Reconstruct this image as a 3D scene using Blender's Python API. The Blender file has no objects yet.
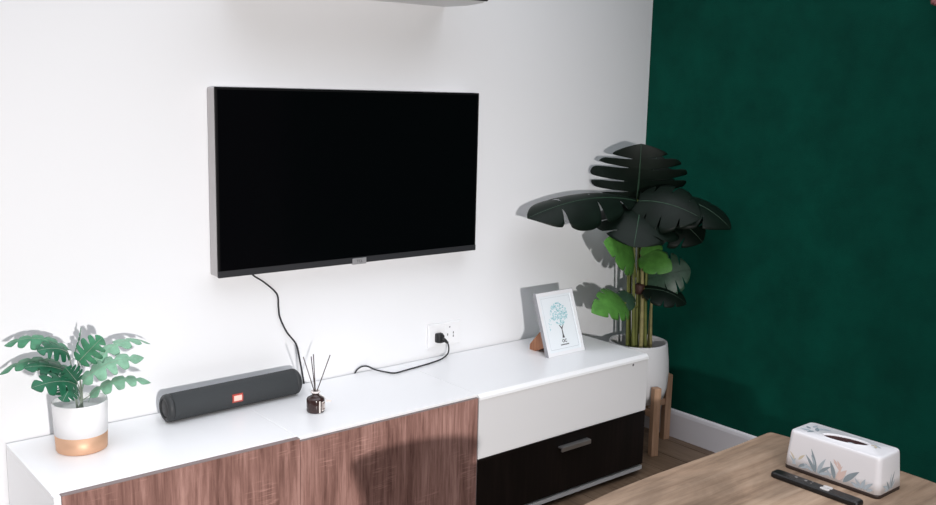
import bpy, bmesh, math, random
from mathutils import Vector as V, Matrix

random.seed(7)
C = bpy.context.scene.collection

# ------------------------------------------------------------------ camera, world, lights, exposure
cam_d = bpy.data.cameras.new('camera')
cam = bpy.data.objects.new('camera', cam_d)
C.objects.link(cam)
cam_d.sensor_width = 36.0
cam_d.lens = 36.0 * 950.62 / 936.0
cam_d.clip_start = 0.05
_r = V((0.77238539, -0.63479935, 0.02122746))
_u = V((0.09116515, 0.14387524, 0.98538765))
_w = V((0.62857754, 0.75916382, -0.16899871))
M = Matrix((( _r.x, _u.x, -_w.x, -0.88696536),
            ( _r.y, _u.y, -_w.y, -2.60040942),
            ( _r.z, _u.z, -_w.z, 1.4127049),
            (0, 0, 0, 1)))
cam.matrix_world = M
bpy.context.scene.camera = cam

world = bpy.data.worlds.new('room_light')
bpy.context.scene.world = world
world.use_nodes = True
wn = world.node_tree
bg = wn.nodes['Background']
bg.inputs['Strength'].default_value = 1.0
w_tc = wn.nodes.new('ShaderNodeTexCoord')
w_sx = wn.nodes.new('ShaderNodeSeparateXYZ')
w_rp = wn.nodes.new('ShaderNodeValToRGB')
wn.links.new(w_tc.outputs['Generated'], w_sx.inputs[0])
wn.links.new(w_sx.outputs['Z'], w_rp.inputs['Fac'])
wn.links.new(w_rp.outputs['Color'], bg.inputs['Color'])
w_rp.color_ramp.elements[0].position = 0.34
w_rp.color_ramp.elements[0].color = (0.05, 0.052, 0.056, 1)
w_rp.color_ramp.elements[1].position = 0.85
w_rp.color_ramp.elements[1].color = (2.25, 2.32, 2.48, 1)


def spot(name, loc, target, half_deg, radius, power, col):
    d = bpy.data.lights.new(name, 'SPOT')
    d.spot_size = math.radians(half_deg * 2)
    d.spot_blend = 1.0
    d.shadow_soft_size = radius
    d.energy = power
    d.color = col
    o = bpy.data.objects.new(name, d)
    o.location = loc
    o.rotation_euler = (V(target) - V(loc)).to_track_quat('-Z', 'Y').to_euler()
    C.objects.link(o)
    return o


spot('key_lamp', (-1.10, -4.80, 1.25), (0.35, 0, 0.46), 27.5, 0.05, 700, (1.0, 0.965, 0.95))

vs = bpy.context.scene.view_settings
vs.view_transform = 'Standard'
vs.look = 'None'
vs.gamma = 1.0
vs.use_curve_mapping = False
vs.exposure = 0.0


# ------------------------------------------------------------------ materials
def mat(name, col, rough=0.5, spec=0.5, metal=0.0, trans=0.0, ior=1.45, bump=None, mott=None, alpha=None):
    m = bpy.data.materials.new(name)
    m.use_nodes = True
    nt = m.node_tree
    b = nt.nodes['Principled BSDF']
    b.inputs['Base Color'].default_value = (*col, 1)
    b.inputs['Roughness'].default_value = rough
    b.inputs['Specular IOR Level'].default_value = spec
    b.inputs['Metallic'].default_value = metal
    b.inputs['Transmission Weight'].default_value = trans
    b.inputs['IOR'].default_value = ior
    tc = nt.nodes.new('ShaderNodeTexCoord')
    if mott:  # (scale, amount)
        n = nt.nodes.new('ShaderNodeTexNoise')
        n.inputs['Scale'].default_value = mott[0]
        n.inputs['Detail'].default_value = 6
        n.inputs['Roughness'].default_value = 0.65
        nt.links.new(tc.outputs['Object'], n.inputs['Vector'])
        r = nt.nodes.new('ShaderNodeValToRGB')
        a = mott[1]
        r.color_ramp.elements[0].position = 0.3
        r.color_ramp.elements[1].position = 0.7
        r.color_ramp.elements[0].color = tuple(c * (1 - a) for c in col) + (1,)
        r.color_ramp.elements[1].color = tuple(min(1, c * (1 + a)) for c in col) + (1,)
        nt.links.new(n.outputs['Fac'], r.inputs['Fac'])
        nt.links.new(r.outputs['Color'], b.inputs['Base Color'])
    if bump:  # (scale, strength)
        n2 = nt.nodes.new('ShaderNodeTexNoise')
        n2.inputs['Scale'].default_value = bump[0]
        n2.inputs['Detail'].default_value = 4
        nt.links.new(tc.outputs['Object'], n2.inputs['Vector'])
        bp = nt.nodes.new('ShaderNodeBump')
        bp.inputs['Strength'].default_value = bump[1]
        bp.inputs['Distance'].default_value = 0.002
        nt.links.new(n2.outputs['Fac'], bp.inputs['Height'])
        nt.links.new(bp.outputs['Normal'], b.inputs['Normal'])
    return m


def wood(name, cols, axis='z', scale=1.0, rough=0.5, saw=0.0, spec=0.35, blotch=0.0):
    """procedural timber: streaks stretched along `axis`, optional saw marks across the grain"""
    m = bpy.data.materials.new(name)
    m.use_nodes = True
    nt = m.node_tree
    L = nt.links.new
    b = nt.nodes['Principled BSDF']
    b.inputs['Roughness'].default_value = rough
    b.inputs['Specular IOR Level'].default_value = spec
    tc = nt.nodes.new('ShaderNodeTexCoord')
    s = {'x': (0.06, 1, 1), 'y': (1, 0.06, 1), 'z': (1, 1, 0.06)}[axis]

    def noise(sc, vec, det=6, rg=0.6, dist=0.0):
        n = nt.nodes.new('ShaderNodeTexNoise')
        mp = nt.nodes.new('ShaderNodeMapping')
        mp.inputs['Scale'].default_value = [v * sc for v in vec]
        L(tc.outputs['Object'], mp.inputs['Vector'])
        L(mp.outputs['Vector'], n.inputs['Vector'])
        n.inputs['Scale'].default_value = 1
        n.inputs['Detail'].default_value = det
        n.inputs['Roughness'].default_value = rg
        n.inputs['Distortion'].default_value = dist
        return n
    n1 = noise(70 * scale, s, 8, 0.7, 0.4)
    n2 = noise(9 * scale, [v * (3 if v < 1 else 1) for v in s], 4, 0.5, 0.8)
    mix = nt.nodes.new('ShaderNodeMath')
    mix.operation = 'MULTIPLY_ADD'
    mix.inputs[1].default_value = 0.55
    sc2 = nt.nodes.new('ShaderNodeMath')
    sc2.operation = 'MULTIPLY'
    sc2.inputs[1].default_value = 0.45
    L(n2.outputs['Fac'], sc2.inputs[0])
    L(n1.outputs['Fac'], mix.inputs[0])
    L(sc2.outputs[0], mix.inputs[2])
    r = nt.nodes.new('ShaderNodeValToRGB')
    r.color_ramp.elements.new(0.5)
    for e, p, c in zip(r.color_ramp.elements, (0.36, 0.5, 0.63), cols):
        e.position = p
        e.color = (*c, 1)
    L(mix.outputs[0], r.inputs['Fac'])
    out = r.outputs['Color']
    if saw:
        n3 = noise(40 * scale, [0.35 if v == 1 else 5.0 for v in s], 2, 0.5)
        n4 = noise(7 * scale, [1, 1, 1], 2, 0.5)
        r3 = nt.nodes.new('ShaderNodeMapRange')
        r3.inputs['From Min'].default_value = 0.55
        r3.inputs['From Max'].default_value = 0.7
        L(n3.outputs['Fac'], r3.inputs['Value'])
        r4 = nt.nodes.new('ShaderNodeMapRange')
        r4.inputs['From Min'].default_value = 0.52
        r4.inputs['From Max'].default_value = 0.66
        r4.inputs['To Max'].default_value = saw
        L(n4.outputs['Fac'], r4.inputs['Value'])
        mu = nt.nodes.new('ShaderNodeMath')
        mu.operation = 'MULTIPLY'
        L(r3.outputs[0], mu.inputs[0])
        L(r4.outputs[0], mu.inputs[1])
        mx = nt.nodes.new('ShaderNodeMix')
        mx.data_type = 'RGBA'
        L(mu.outputs[0], mx.inputs['Factor'])
        L(out, mx.inputs[6])
        mx.inputs[7].default_value = (*[min(1, c * 1.5) for c in cols[2]], 1)
        out = mx.outputs[2]
    if blotch:
        n5 = noise(11 * scale, [0.45 if v < 1 else 1 for v in s], 5, 0.6, 0.5)
        r5 = nt.nodes.new('ShaderNodeMapRange')
        r5.inputs['From Min'].default_value = 0.38
        r5.inputs['From Max'].default_value = 0.62
        r5.inputs['To Min'].default_value = 1 - blotch
        r5.inputs['To Max'].default_value = 1.05
        L(n5.outputs['Fac'], r5.inputs['Value'])
        vm = nt.nodes.new('ShaderNodeVectorMath')
        vm.operation = 'SCALE'
        L(out, vm.inputs[0])
        L(r5.outputs[0], vm.inputs['Scale'])
        out = vm.outputs[0]
    L(out, b.inputs['Base Color'])
    bp = nt.nodes.new('ShaderNodeBump')
    bp.inputs['Strength'].default_value = 0.15
    bp.inputs['Distance'].default_value = 0.001
    L(n1.outputs['Fac'], bp.inputs['Height'])
    L(bp.outputs['Normal'], b.inputs['Normal'])
    return m


M_WALL = mat('white_wall_paint', (0.825, 0.83, 0.845), 0.75, 0.25, bump=(140, 0.06))
M_GREEN = mat('green_wallpaper', (0.0012, 0.060, 0.040), 0.85, 0.12, bump=(420, 0.5), mott=(5, 0.22))
M_SKIRT = mat('skirting_paint', (0.78, 0.75, 0.77), 0.45)
M_FLOOR = wood('floor_boards', ((0.080, 0.050, 0.031), (0.15, 0.097, 0.062), (0.21, 0.145, 0.098)), 'y', 0.8, 0.45)
M_GAP = mat('dark_gap', (0.02, 0.015, 0.012), 0.8)
M_LAC = mat('white_lacquer', (0.86, 0.86, 0.87), 0.30, 0.8)
M_PANEL = mat('pale_grey_lacquer', (0.69, 0.685, 0.69), 0.30, 0.45)
M_DOOR = wood('red_brown_oak', ((0.105, 0.050, 0.040), (0.27, 0.145, 0.12), (0.45, 0.265, 0.225)), 'z', 1.25, 0.55, saw=0.35, spec=0.15)
M_BAND = mat('grey_brown_edging', (0.22, 0.17, 0.165), 0.5)
M_DARK = wood('black_brown_timber', ((0.0035, 0.0022, 0.002), (0.007, 0.0045, 0.004), (0.013, 0.008, 0.007)), 'z', 1.0, 0.5, spec=0.2)
M_RAIL = mat('dark_rail', (0.035, 0.03, 0.03), 0.5)
M_METAL = mat('brushed_metal', (0.42, 0.40, 0.39), 0.42, metal=0.85)
M_PLINTH = mat('plinth_grey', (0.55, 0.55, 0.56), 0.4)
M_TVSIDE = mat('television_grey_side', (0.48, 0.46, 0.46), 0.5)
M_TVBODY = mat('television_plastic', (0.003, 0.003, 0.0035), 0.5, 0.2)
M_TVBEZ = mat('television_bezel', (0.022, 0.023, 0.026), 0.5)
M_SCREEN = mat('television_glass', (0.0012, 0.0013, 0.0018), 0.12, 0.25)
M_BADGE = mat('silver_badge', (0.35, 0.35, 0.36), 0.4, metal=0.3)
M_BLACK = mat('black_plastic', (0.012, 0.012, 0.013), 0.45)
M_CORD = mat('dark_cord_rubber', (0.02, 0.02, 0.023), 0.5)
M_SPK = mat('charcoal_mesh', (0.046, 0.050, 0.053), 0.75, 0.3, bump=(900, 0.8))
M_SPKRING = mat('charcoal_rubber', (0.028, 0.030, 0.032), 0.5)
M_RED = mat('red_badge', (0.42, 0.06, 0.045), 0.5)
M_PINK = mat('pale_pink_badge', (0.92, 0.56, 0.48), 0.5)
M_CERAM = mat('white_ceramic', (0.86, 0.86, 0.87), 0.35)
M_PLANTER = mat('matt_white_planter', (0.62, 0.62, 0.63), 0.55, bump=(60, 0.05))
M_GOLD = mat('copper_gold_band', (0.66, 0.40, 0.26), 0.5, metal=0.45)
M_SOIL = mat('dark_soil', (0.018, 0.013, 0.010), 0.95, 0.1, bump=(120, 1.0))
M_PEBBLE = mat('white_filler', (0.75, 0.75, 0.75), 0.8)
M_LEAF_DK = mat('deep_green_leaf', (0.0042, 0.0095, 0.0062), 0.45, 0.20, mott=(14, 0.3))
M_LEAF_MID = mat('mid_green_leaf', (0.030, 0.070, 0.042), 0.40, 0.45, mott=(30, 0.3))
M_LEAF_BR = mat('bright_green_leaf', (0.075, 0.22, 0.040), 0.45, 0.4, mott=(25, 0.3))
M_LEAF_S = mat('small_plant_leaf', (0.055, 0.215, 0.115), 0.45, 0.45, mott=(40, 0.3))
M_LEAF_SD = mat('small_plant_dark_leaf', (0.014, 0.115, 0.058), 0.45, 0.45, mott=(40, 0.3))
M_LEAF_SP = mat('small_plant_pale_leaf', (0.20, 0.40, 0.27), 0.45, 0.45, mott=(40, 0.25))
M_STEM_S = mat('grey_green_stalk', (0.26, 0.31, 0.25), 0.55)
M_STEM = mat('olive_stalk', (0.15, 0.165, 0.040), 0.5, mott=(20, 0.35))
M_STEM_L = mat('straw_stalk', (0.32, 0.28, 0.12), 0.5, mott=(20, 0.35))
M_STEM_B = mat('brown_tie', (0.05, 0.018, 0.014), 0.6)
M_AMBER = mat('brown_glass', (0.034, 0.017, 0.016), 0.12, 0.6)
M_GLASS = mat('clear_glass', (0.75, 0.68, 0.66), 0.1, 0.5)
M_REED = mat('grey_reed', (0.085, 0.065, 0.062), 0.7)
M_TAG = mat('cream_label', (0.72, 0.66, 0.62), 0.6)
M_TAGI = mat('label_print', (0.16, 0.10, 0.09), 0.6)
M_FRAME = mat('white_frame', (0.82, 0.82, 0.84), 0.4)
M_FRAME_E = mat('silver_frame_edge', (0.34, 0.34, 0.36), 0.4, metal=0.3)
M_PAPER = mat('print_paper', (0.80, 0.84, 0.87), 0.5)
M_LINE = mat('grey_line', (0.50, 0.53, 0.56), 0.6)
M_TEAL = mat('pale_teal_ink', (0.42, 0.66, 0.70), 0.6)
M_TEAL2 = mat('teal_ink', (0.27, 0.53, 0.59), 0.6)
M_INK = mat('dark_ink', (0.07, 0.065, 0.07), 0.6)
M_EASEL = wood('easel_timber', ((0.24, 0.10, 0.05), (0.34, 0.155, 0.085), (0.43, 0.21, 0.12)), 'z', 2.0, 0.6)
M_LEGW = wood('pale_leg_timber', ((0.33, 0.185, 0.11), (0.45, 0.27, 0.17), (0.55, 0.35, 0.235)), 'z', 1.6, 0.55)
M_TABLE = wood('tan_tabletop', ((0.22, 0.142, 0.095), (0.375, 0.257, 0.178), (0.49, 0.355, 0.257)), 'x', 0.55, 0.5, blotch=0.38)
M_TABLELEG = mat('black_table_leg', (0.02, 0.02, 0.02), 0.5)
M_BOWL = wood('bowl_timber', ((0.15, 0.08, 0.04), (0.22, 0.12, 0.06), (0.3, 0.18, 0.1)), 'x', 1.2, 0.5)
M_TISSUE = mat('glossy_white_box', (0.74, 0.72, 0.735), 0.28, 0.5)
M_TBASE = mat('dark_box_base', (0.035, 0.022, 0.018), 0.55)
M_TOPEN = mat('brown_inside', (0.060, 0.022, 0.022), 0.7)
M_P1 = mat('grey_blue_print', (0.24, 0.285, 0.31), 0.4)
M_P2 = mat('pale_blue_print', (0.40, 0.45, 0.49), 0.4)
M_P3 = mat('peach_print', (0.66, 0.50, 0.45), 0.4)
M_P4 = mat('sand_print', (0.58, 0.50, 0.37), 0.4)
M_P5 = mat('blush_wash', (0.70, 0.65, 0.645), 0.35)
M_REMOTE = mat('remote_plastic', (0.006, 0.0055, 0.0055), 0.4)
M_BTN = mat('grey_button', (0.17, 0.16, 0.155), 0.5)
M_BTNW = mat('pale_button', (0.55, 0.53, 0.52), 0.5)
M_OUT = mat('socket_plastic', (0.83, 0.83, 0.84), 0.4)
M_HOLE = mat('socket_slot', (0.12, 0.11, 0.12), 0.6)
M_AC = mat('air_conditioner_plastic', (0.70, 0.70, 0.71), 0.4)
M_ACD = mat('air_vent_dark', (0.01, 0.01, 0.01), 0.5)
M_PETAL = mat('dusty_rose_petal', (0.30, 0.10, 0.10), 0.6)
M_PETALW = mat('cream_petal', (0.55, 0.50, 0.46), 0.6)


# ------------------------------------------------------------------ mesh helpers
class MB:
    def __init__(s):
        s.v, s.f, s.m, s.mats, s.sm = [], [], [], [], []

    def mi(s, m):
        if m not in s.mats:
            s.mats.append(m)
        return s.mats.index(m)

    def add(s, vs_, fs, m, smooth=False):
        o = len(s.v)
        s.v += [V(p) for p in vs_]
        k = s.mi(m)
        for f in fs:
            s.f.append([o + i for i in f])
            s.m.append(k)
            s.sm.append(smooth)
        return s

    def box(s, a, b, m, bev=0.0, seg=2):
        a, b = V(a), V(b)
        bm = bmesh.new()
        bmesh.ops.create_cube(bm, size=1)
        for v in bm.verts:
            v.co = V([(a[i] + b[i]) / 2 + v.co[i] * (b[i] - a[i]) for i in range(3)])
        if bev:
            bmesh.ops.bevel(bm, geom=bm.edges[:], offset=bev, segments=seg, profile=0.5, affect='EDGES')
        bm.verts.index_update()
        s.add([v.co.copy() for v in bm.verts], [[v.index for v in f.verts] for f in bm.faces], m, False)
        bm.free()
        return s

    def loft(s, rings, m, cap0=True, cap1=True, smooth=True, closed=True):
        n = len(rings[0])
        vs_ = [p for r in rings for p in r]
        fs = []
        for i in range(len(rings) - 1):
            for j in range(n if closed else n - 1):
                k = (j + 1) % n
                fs.append([i * n + j, i * n + k, (i + 1) * n + k, (i + 1) * n + j])
        s.add(vs_, fs, m, smooth)
        if cap0:
            s.add(rings[0], [list(range(n))[::-1]], m)
        if cap1:
            s.add(rings[-1], [list(range(n))], m)
        return s

    def lathe(s, c, prof, m, seg=40, cap0=True, cap1=True, axis='z', smooth=True):
        rings = []
        for r, z in prof:
            ring = []
            for j in range(seg):
                a = 2 * math.pi * j / seg
                p = (r * math.cos(a), r * math.sin(a), z)
                if axis == 'x':
                    p = (p[2], p[0], p[1])
                elif axis == 'y':
                    p = (p[1], p[2], p[0])
                ring.append(V(c) + V(p))
            rings.append(ring)
        return s.loft(rings, m, cap0, cap1, smooth)

    def tube(s, pts, r, m, seg=8, r2=None):
        pts = [V(p) for p in pts]
        n = len(pts)
        rings = []
        t0 = (pts[1] - pts[0]).normalized()
        ref = V((0, 0, 1)) if abs(t0.z) < 0.9 else V((1, 0, 0))
        nn = t0.cross(ref).normalized()
        for i, p in enumerate(pts):
            t = (pts[min(i + 1, n - 1)] - pts[max(i - 1, 0)]).normalized()
            nn = (nn - t * nn.dot(t)).normalized()
            bb = t.cross(nn)
            rr = r if r2 is None else r + (r2 - r) * i / (n - 1)
            rings.append([p + nn * math.cos(2 * math.pi * j / seg) * rr + bb * math.sin(2 * math.pi * j / seg) * rr
                          for j in range(seg)])
        return s.loft(rings, m)

    def build(s, name, parent=None):
        me = bpy.data.meshes.new(name)
        off = V(parent['_base']) if parent is not None and '_base' in parent else V((0, 0, 0))
        me.from_pydata([tuple(p - off) for p in s.v], [], s.f)
        for m in s.mats:
            me.materials.append(m)
        for p, k, sm in zip(me.polygons, s.m, s.sm):
            p.material_index = k
            p.use_smooth = sm
        bm = bmesh.new()
        bm.from_mesh(me)
        bmesh.ops.remove_doubles(bm, verts=bm.verts, dist=1e-6)
        bmesh.ops.recalc_face_normals(bm, faces=bm.faces)
        bm.to_mesh(me)
        bm.free()
        o = bpy.data.objects.new(name, me)
        C.objects.link(o)
        if parent is not None:
            o.parent = parent
            o['_base'] = tuple(off)
        return o


ROOTS = []


def thing(name, base, label, cat, group=None):
    o = bpy.data.objects.new(name, None)
    o.empty_display_size = 0.05
    o.location = base
    o['_base'] = tuple(base)
    C.objects.link(o)
    return tag(o, label, cat, group)


def tag(o, label, cat, group=None):
    o['label'] = label
    o['category'] = cat
    if group:
        o['group'] = group
    return o


def struct(o):
    o['kind'] = 'structure'
    return o


def spline(pts, n=8):
    """Catmull-Rom through pts"""
    P = [V(p) for p in pts]
    P = [P[0] * 2 - P[1]] + P + [P[-1] * 2 - P[-2]]
    out = []
    for i in range(1, len(P) - 2):
        for k in range(n):
            t = k / n
            a, b, c, d = P[i - 1:i + 3]
            out.append(0.5 * ((2 * b) + (c - a) * t + (2 * a - 5 * b + 4 * c - d) * t * t + (3 * b - a - 3 * c + d) * t ** 3))
    out.append(P[-2])
    return out


def rrect(cx, cy, hx, hy, r, n=8):
    pts = []
    for sx, sy, a0 in ((1, 1, 0), (-1, 1, 90), (-1, -1, 180), (1, -1, 270)):
        for k in range(n):
            a = math.radians(a0 + 90 * k / (n - 1))
            pts.append((cx + sx * (hx - r) + r * math.cos(a), cy + sy * (hy - r) + r * math.sin(a)))
    return pts


XG = 2.213      # green wall plane
H = 0.471       # top of the television stand
YF = -0.425     # its front plane

# ------------------------------------------------------------------ the room
m = MB().box((-2.6, 0, 0), (XG + 0.1, 0.1, 2.7), M_WALL).build('wall_back')
struct(m)
m = MB().box((XG, -3.2, 0), (XG + 0.1, 0, 2.7), M_GREEN).build('wall_right')
struct(m)
fl = MB()
fl.box((-2.6, -3.6, -0.05), (XG + 0.1, 0.1, -0.0012), M_GAP)
bw = 0.135
x = XG - 0.058
k = 0
while x > -2.6:
    a = x - bw
    ys = [-3.6, -2.35 + 0.37 * (k % 3), -1.1 + 0.41 * ((k * 2) % 3), 0.0]
    for y0, y1 in zip(ys, ys[1:]):
        fl.box((a + 0.0014, y0 + 0.001, -0.002), (x - 0.0014, y1 - 0.001, 0.0), M_FLOOR)
    x -= bw
    k += 1
fl.box((XG - 0.0566, -3.6, -0.002), (XG, 0, 0.0), M_FLOOR)
struct(fl.build('floor'))


def skirting(name, prof_dir, p0, p1):
    # profile: height 0.117, chamfered upper edge
    prof = [(0, 0), (0.014, 0), (0.014, 0.100), (0.011, 0.112), (0.006, 0.117), (0, 0.117)]
    r0 = [V(p0) + V(prof_dir) * d + V((0, 0, z)) for d, z in prof]
    r1 = [V(p1) + V(prof_dir) * d + V((0, 0, z)) for d, z in prof]
    return struct(MB().loft([r0, r1], M_SKIRT, smooth=False).build(name))


skirting('baseboard_right', (-1, 0, 0), (XG, 0, 0), (XG, -3.2, 0))
skirting('baseboard_back', (0, -1, 0), (1.80, 0, 0), (XG - 0.014, 0, 0))

# ------------------------------------------------------------------ television stand
XL, XM, XW, XR = -0.302, 0.337, 0.971, 1.782
YB = -0.010
st = thing('television_stand', (0.75, -0.22, 0), 'long low white television stand with red-brown wood doors standing along the white wall', 'tv stand')
b = MB()
b.box((XL, YF + 0.020, 0.036), (XL + 0.016, YB, H - 0.016), M_LAC)
b.box((XW - 0.010, YF + 0.022, 0.036), (XW + 0.006, YB, H - 0.018), M_LAC)
b.box((XR - 0.018, YF + 0.022, 0.036), (XR - 0.002, YB, H - 0.018), M_LAC)
b.box((XL + 0.016, YB - 0.008, 0.036), (XR - 0.018, YB, H - 0.018), M_LAC)
b.box((XL + 0.016, YF + 0.022, 0.036), (XR - 0.018, YB - 0.008, 0.052), M_LAC)
b.build('carcass', st)
b = MB()
b.box((XL, YF + 0.0185, H - 0.016), (XM, YB, H), M_LAC, 0.0012)
b.box((XM, YF + 0.006, H - 0.009), (XW, YB, H), M_LAC, 0.0015)
b.box((XM, YF + 0.020, H - 0.016), (XW, YB, H - 0.009), M_LAC)
# right-hand section: thicker board with a sloped nose
prof = [(YB, H), (YF + 0.006, H), (YF - 0.004, H - 0.010), (YF - 0.005, H - 0.018), (YB, H - 0.018)]
b.loft([[V((XW, y, z)) for y, z in prof], [V((XR, y, z)) for y, z in prof]], M_LAC, smooth=False)
b.build('top_board', st)
b = MB().box((XL, YF + 0.001, 0.036), (XL + 0.016, YF + 0.020, H - 0.002), M_LAC)
b.build('side_edge', st)


def door(x0, x1, z1, nm):
    d = MB().box((x0 + 0.0008, YF, 0.040), (x1 - 0.0008, YF + 0.0175, z1 - 0.0015), M_DOOR)
    d.box((x0 + 0.0008, YF + 0.0002, z1 - 0.0015), (x1 - 0.0008, YF + 0.0175, z1), M_BAND)
    return d.build(nm, st)


door(XL + 0.0165, XM, H - 0.0015, 'door')
d2 = door(XM, XW - 0.003, H - 0.0098, 'door')
MB().box((XW - 0.0037, YF - 0.0004, 0.040), (XW - 0.0012, YF + 0.0175, H - 0.011), M_BAND).build('door_edging', d2)
p = MB().box((XW + 0.0006, YF - 0.002, 0.257), (XR, YF + 0.016, H - 0.0185), M_PANEL, 0.001).build('drop_panel', st)
p['label'] = 'pale grey upper drawer front'
MB().lathe((1.700, YF - 0.0025, 0.443), [(0.0045, 0), (0.0045, 0.002)], M_HOLE, 16, axis='y').build('lock_hole', p)
dr = MB().box((XW - 0.0002, YF + 0.002, 0.046), (XR + 0.004, YF + 0.019, 0.250), M_DARK).build('drawer', st)
dr['label'] = 'black-brown lower drawer front'
MB().box((XW, YF + 0.006, 0.250), (XR - 0.002, YF + 0.018, 0.262), M_RAIL).build('rail', st)
hd = MB()
hd.box((1.335, YF - 0.018, 0.200), (1.478, YF - 0.011, 0.216), M_METAL, 0.0015)
hd.box((1.335, YF - 0.013, 0.210), (1.478, YF + 0.003, 0.216), M_METAL, 0.001)
hd.build('handle', dr)
MB().box((XL, YF + 0.006, 0.022), (XR + 0.007, YB, 0.0365), M_PLINTH).build('base_board', st)
MB().box((XL + 0.03, YF + 0.060, 0), (XR - 0.03, YB - 0.03, 0.0225), M_RAIL).build('plinth', st)

# ------------------------------------------------------------------ television
TX0, TX1, TZ0, TZ1, TY = 0.2815, 1.2520, 0.8555, 1.4030, -0.058
tv = thing('television', ((TX0 + TX1) / 2, 0, (TZ0 + TZ1) / 2), 'wide black flat screen television hung on the white wall', 'television')
b = MB()
b.box((TX0 + 0.0006, TY + 0.006, TZ0 + 0.0006), (TX1 - 0.0006, -0.0015, TZ1 - 0.0006), M_TVSIDE, 0.005)
hs = b.build('housing', tv)
hs['label'] = 'grey side of the television'
MB().box((TX0, TY, TZ0), (TX1, TY + 0.0065, TZ1), M_TVBODY, 0.0012).build('front_frame', tv)
MB().box((TX0 + 0.007, TY - 0.0010, TZ0 + 0.020), (TX1 - 0.007, TY + 0.001, TZ1 - 0.007), M_SCREEN).build('screen', tv)
MB().box((TX0, TY - 0.0022, TZ0 - 0.0005), (TX1, TY + 0.001, TZ0 + 0.0185), M_TVBEZ, 0.0008).build('lower_bezel', tv)
bd = MB().box((0.738, TY - 0.005, TZ0 - 0.004), (0.790, TY + 0.002, TZ0 + 0.016), M_BADGE, 0.001).build('brand_badge', tv)


def text_mesh(name, body, size, parent, origin, rx, m, depth=0.0003, bold=0.0):
    cu = bpy.data.curves.new(name, 'FONT')
    cu.body = body
    cu.size = size
    cu.extrude = depth
    cu.offset = bold
    cu.align_x = 'CENTER'
    cu.align_y = 'CENTER'
    t = bpy.data.objects.new(name, cu)
    C.objects.link(t)
    bpy.context.view_layer.update()
    me = bpy.data.meshes.new_from_object(t.evaluated_get(bpy.context.evaluated_depsgraph_get()))
    bpy.data.objects.remove(t)
    me.transform(Matrix.Translation(V(origin) - V(parent['_base'])) @ rx.to_4x4())
    me.materials.clear()
    me.materials.append(m)
    o = bpy.data.objects.new(name, me)
    C.objects.link(o)
    o.parent = parent
    return o


RXW = Matrix.Rotation(math.pi / 2, 3, 'X')
text_mesh('lettering', 'TCL', 0.0125, bd, (0.764, TY - 0.0052, TZ0 + 0.006), RXW, M_INK)
tv.rotation_euler = (0, math.radians(0.26), 0)

# power cord: down the wall, behind the stand, back up to the socket
cd = thing('power_cord', (0.59, -0.006, H), 'thin black power cord running from the television down the wall to the socket', 'cord')
pts = spline([(0.408, -0.016, 0.8515), (0.420, -0.009, 0.840), (0.456, -0.006, 0.815), (0.496, -0.006, 0.775), (0.501, -0.006, 0.733), (0.506, -0.006, 0.698), (0.529, -0.006, 0.649), (0.561, -0.006, 0.605), (0.573, -0.006, 0.557), (0.587, -0.006, 0.48), (0.60, -0.005, 0.40), (0.68, -0.005, 0.34), (0.75, -0.005, 0.39),
              (0.780, -0.006, 0.466), (0.797, -0.012, 0.488), (0.820, -0.020, 0.491), (0.843, -0.035, 0.479),
              (0.866, -0.070, 0.4748), (0.884, -0.094, 0.4748), (0.935, -0.088, 0.4748), (1.05, -0.070, 0.4748),
              (1.118, -0.050, 0.4755), (1.150, -0.040, 0.486), (1.157, -0.036, 0.505), (1.154, -0.033, 0.524)], 8)
MB().tube(pts, 0.0027, M_CORD, 8).build('cable', cd)
b = MB()
rings = []
# plug body: squat wedge against the socket, narrowing into the strain relief
b.loft([[V((px, y, pz)) for px, pz in rrect(1.127, 0.542, 0.014, 0.017, 0.005, 5)] for y in (-0.012, -0.022)] +
       [[V((px, -0.032, pz)) for px, pz in rrect(1.129, 0.540, 0.011, 0.014, 0.005, 5)]], M_BLACK)
b.tube([(1.130, -0.026, 0.541), (1.143, -0.030, 0.533), (1.154, -0.033, 0.523)], 0.009, M_BLACK, 10, 0.0045)
b.build('plug', cd)

# wall socket
so = thing('wall_socket', (1.158, 0, 0.549), 'white double wall socket plate just above the stand', 'socket')
MB().box((1.085, -0.009, 0.506), (1.231, 0, 0.592), M_OUT, 0.003, 3).build('plate', so)
MB().box((1.091, -0.0105, 0.512), (1.156, -0.008, 0.586), M_OUT, 0.001).build('socket_face', so)
sf = MB().box((1.160, -0.0105, 0.512), (1.225, -0.008, 0.586), M_OUT, 0.001).build('socket_face', so)
for (sx, sz, w_, h_) in ((1.180, 0.573, 0.0026, 0.0022), (1.171, 0.546, 0.002, 0.004), (1.197, 0.550, 0.002, 0.004),
                         (1.197, 0.538, 0.002, 0.004)):
    MB().box((sx - w_, -0.0108, sz - h_), (sx + w_, -0.0095, sz + h_), M_HOLE).build('slot', sf)

# ------------------------------------------------------------------ loudspeaker
sp = thing('portable_speaker', (0.30, -0.085, H), 'dark charcoal cylindrical portable speaker lying on the stand by the wall', 'speaker')
R_ = 0.0395
ax0, ax1 = V((0.090, -0.097, H + R_ + 0.001)), V((0.520, -0.082, H + R_ + 0.001))
axd = (ax1 - ax0)
Ls = axd.length
rotz = math.atan2(axd.y, axd.x)


def spk(prof, m, **k):
    o = MB().lathe((0, 0, 0), prof, m, 48, axis='x', **k)
    for i, p in enumerate(o.v):
        c, s = math.cos(rotz), math.sin(rotz)
        o.v[i] = ax0 + V((p.x * c - p.y * s, p.x * s + p.y * c, p.z))
    return o


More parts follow.
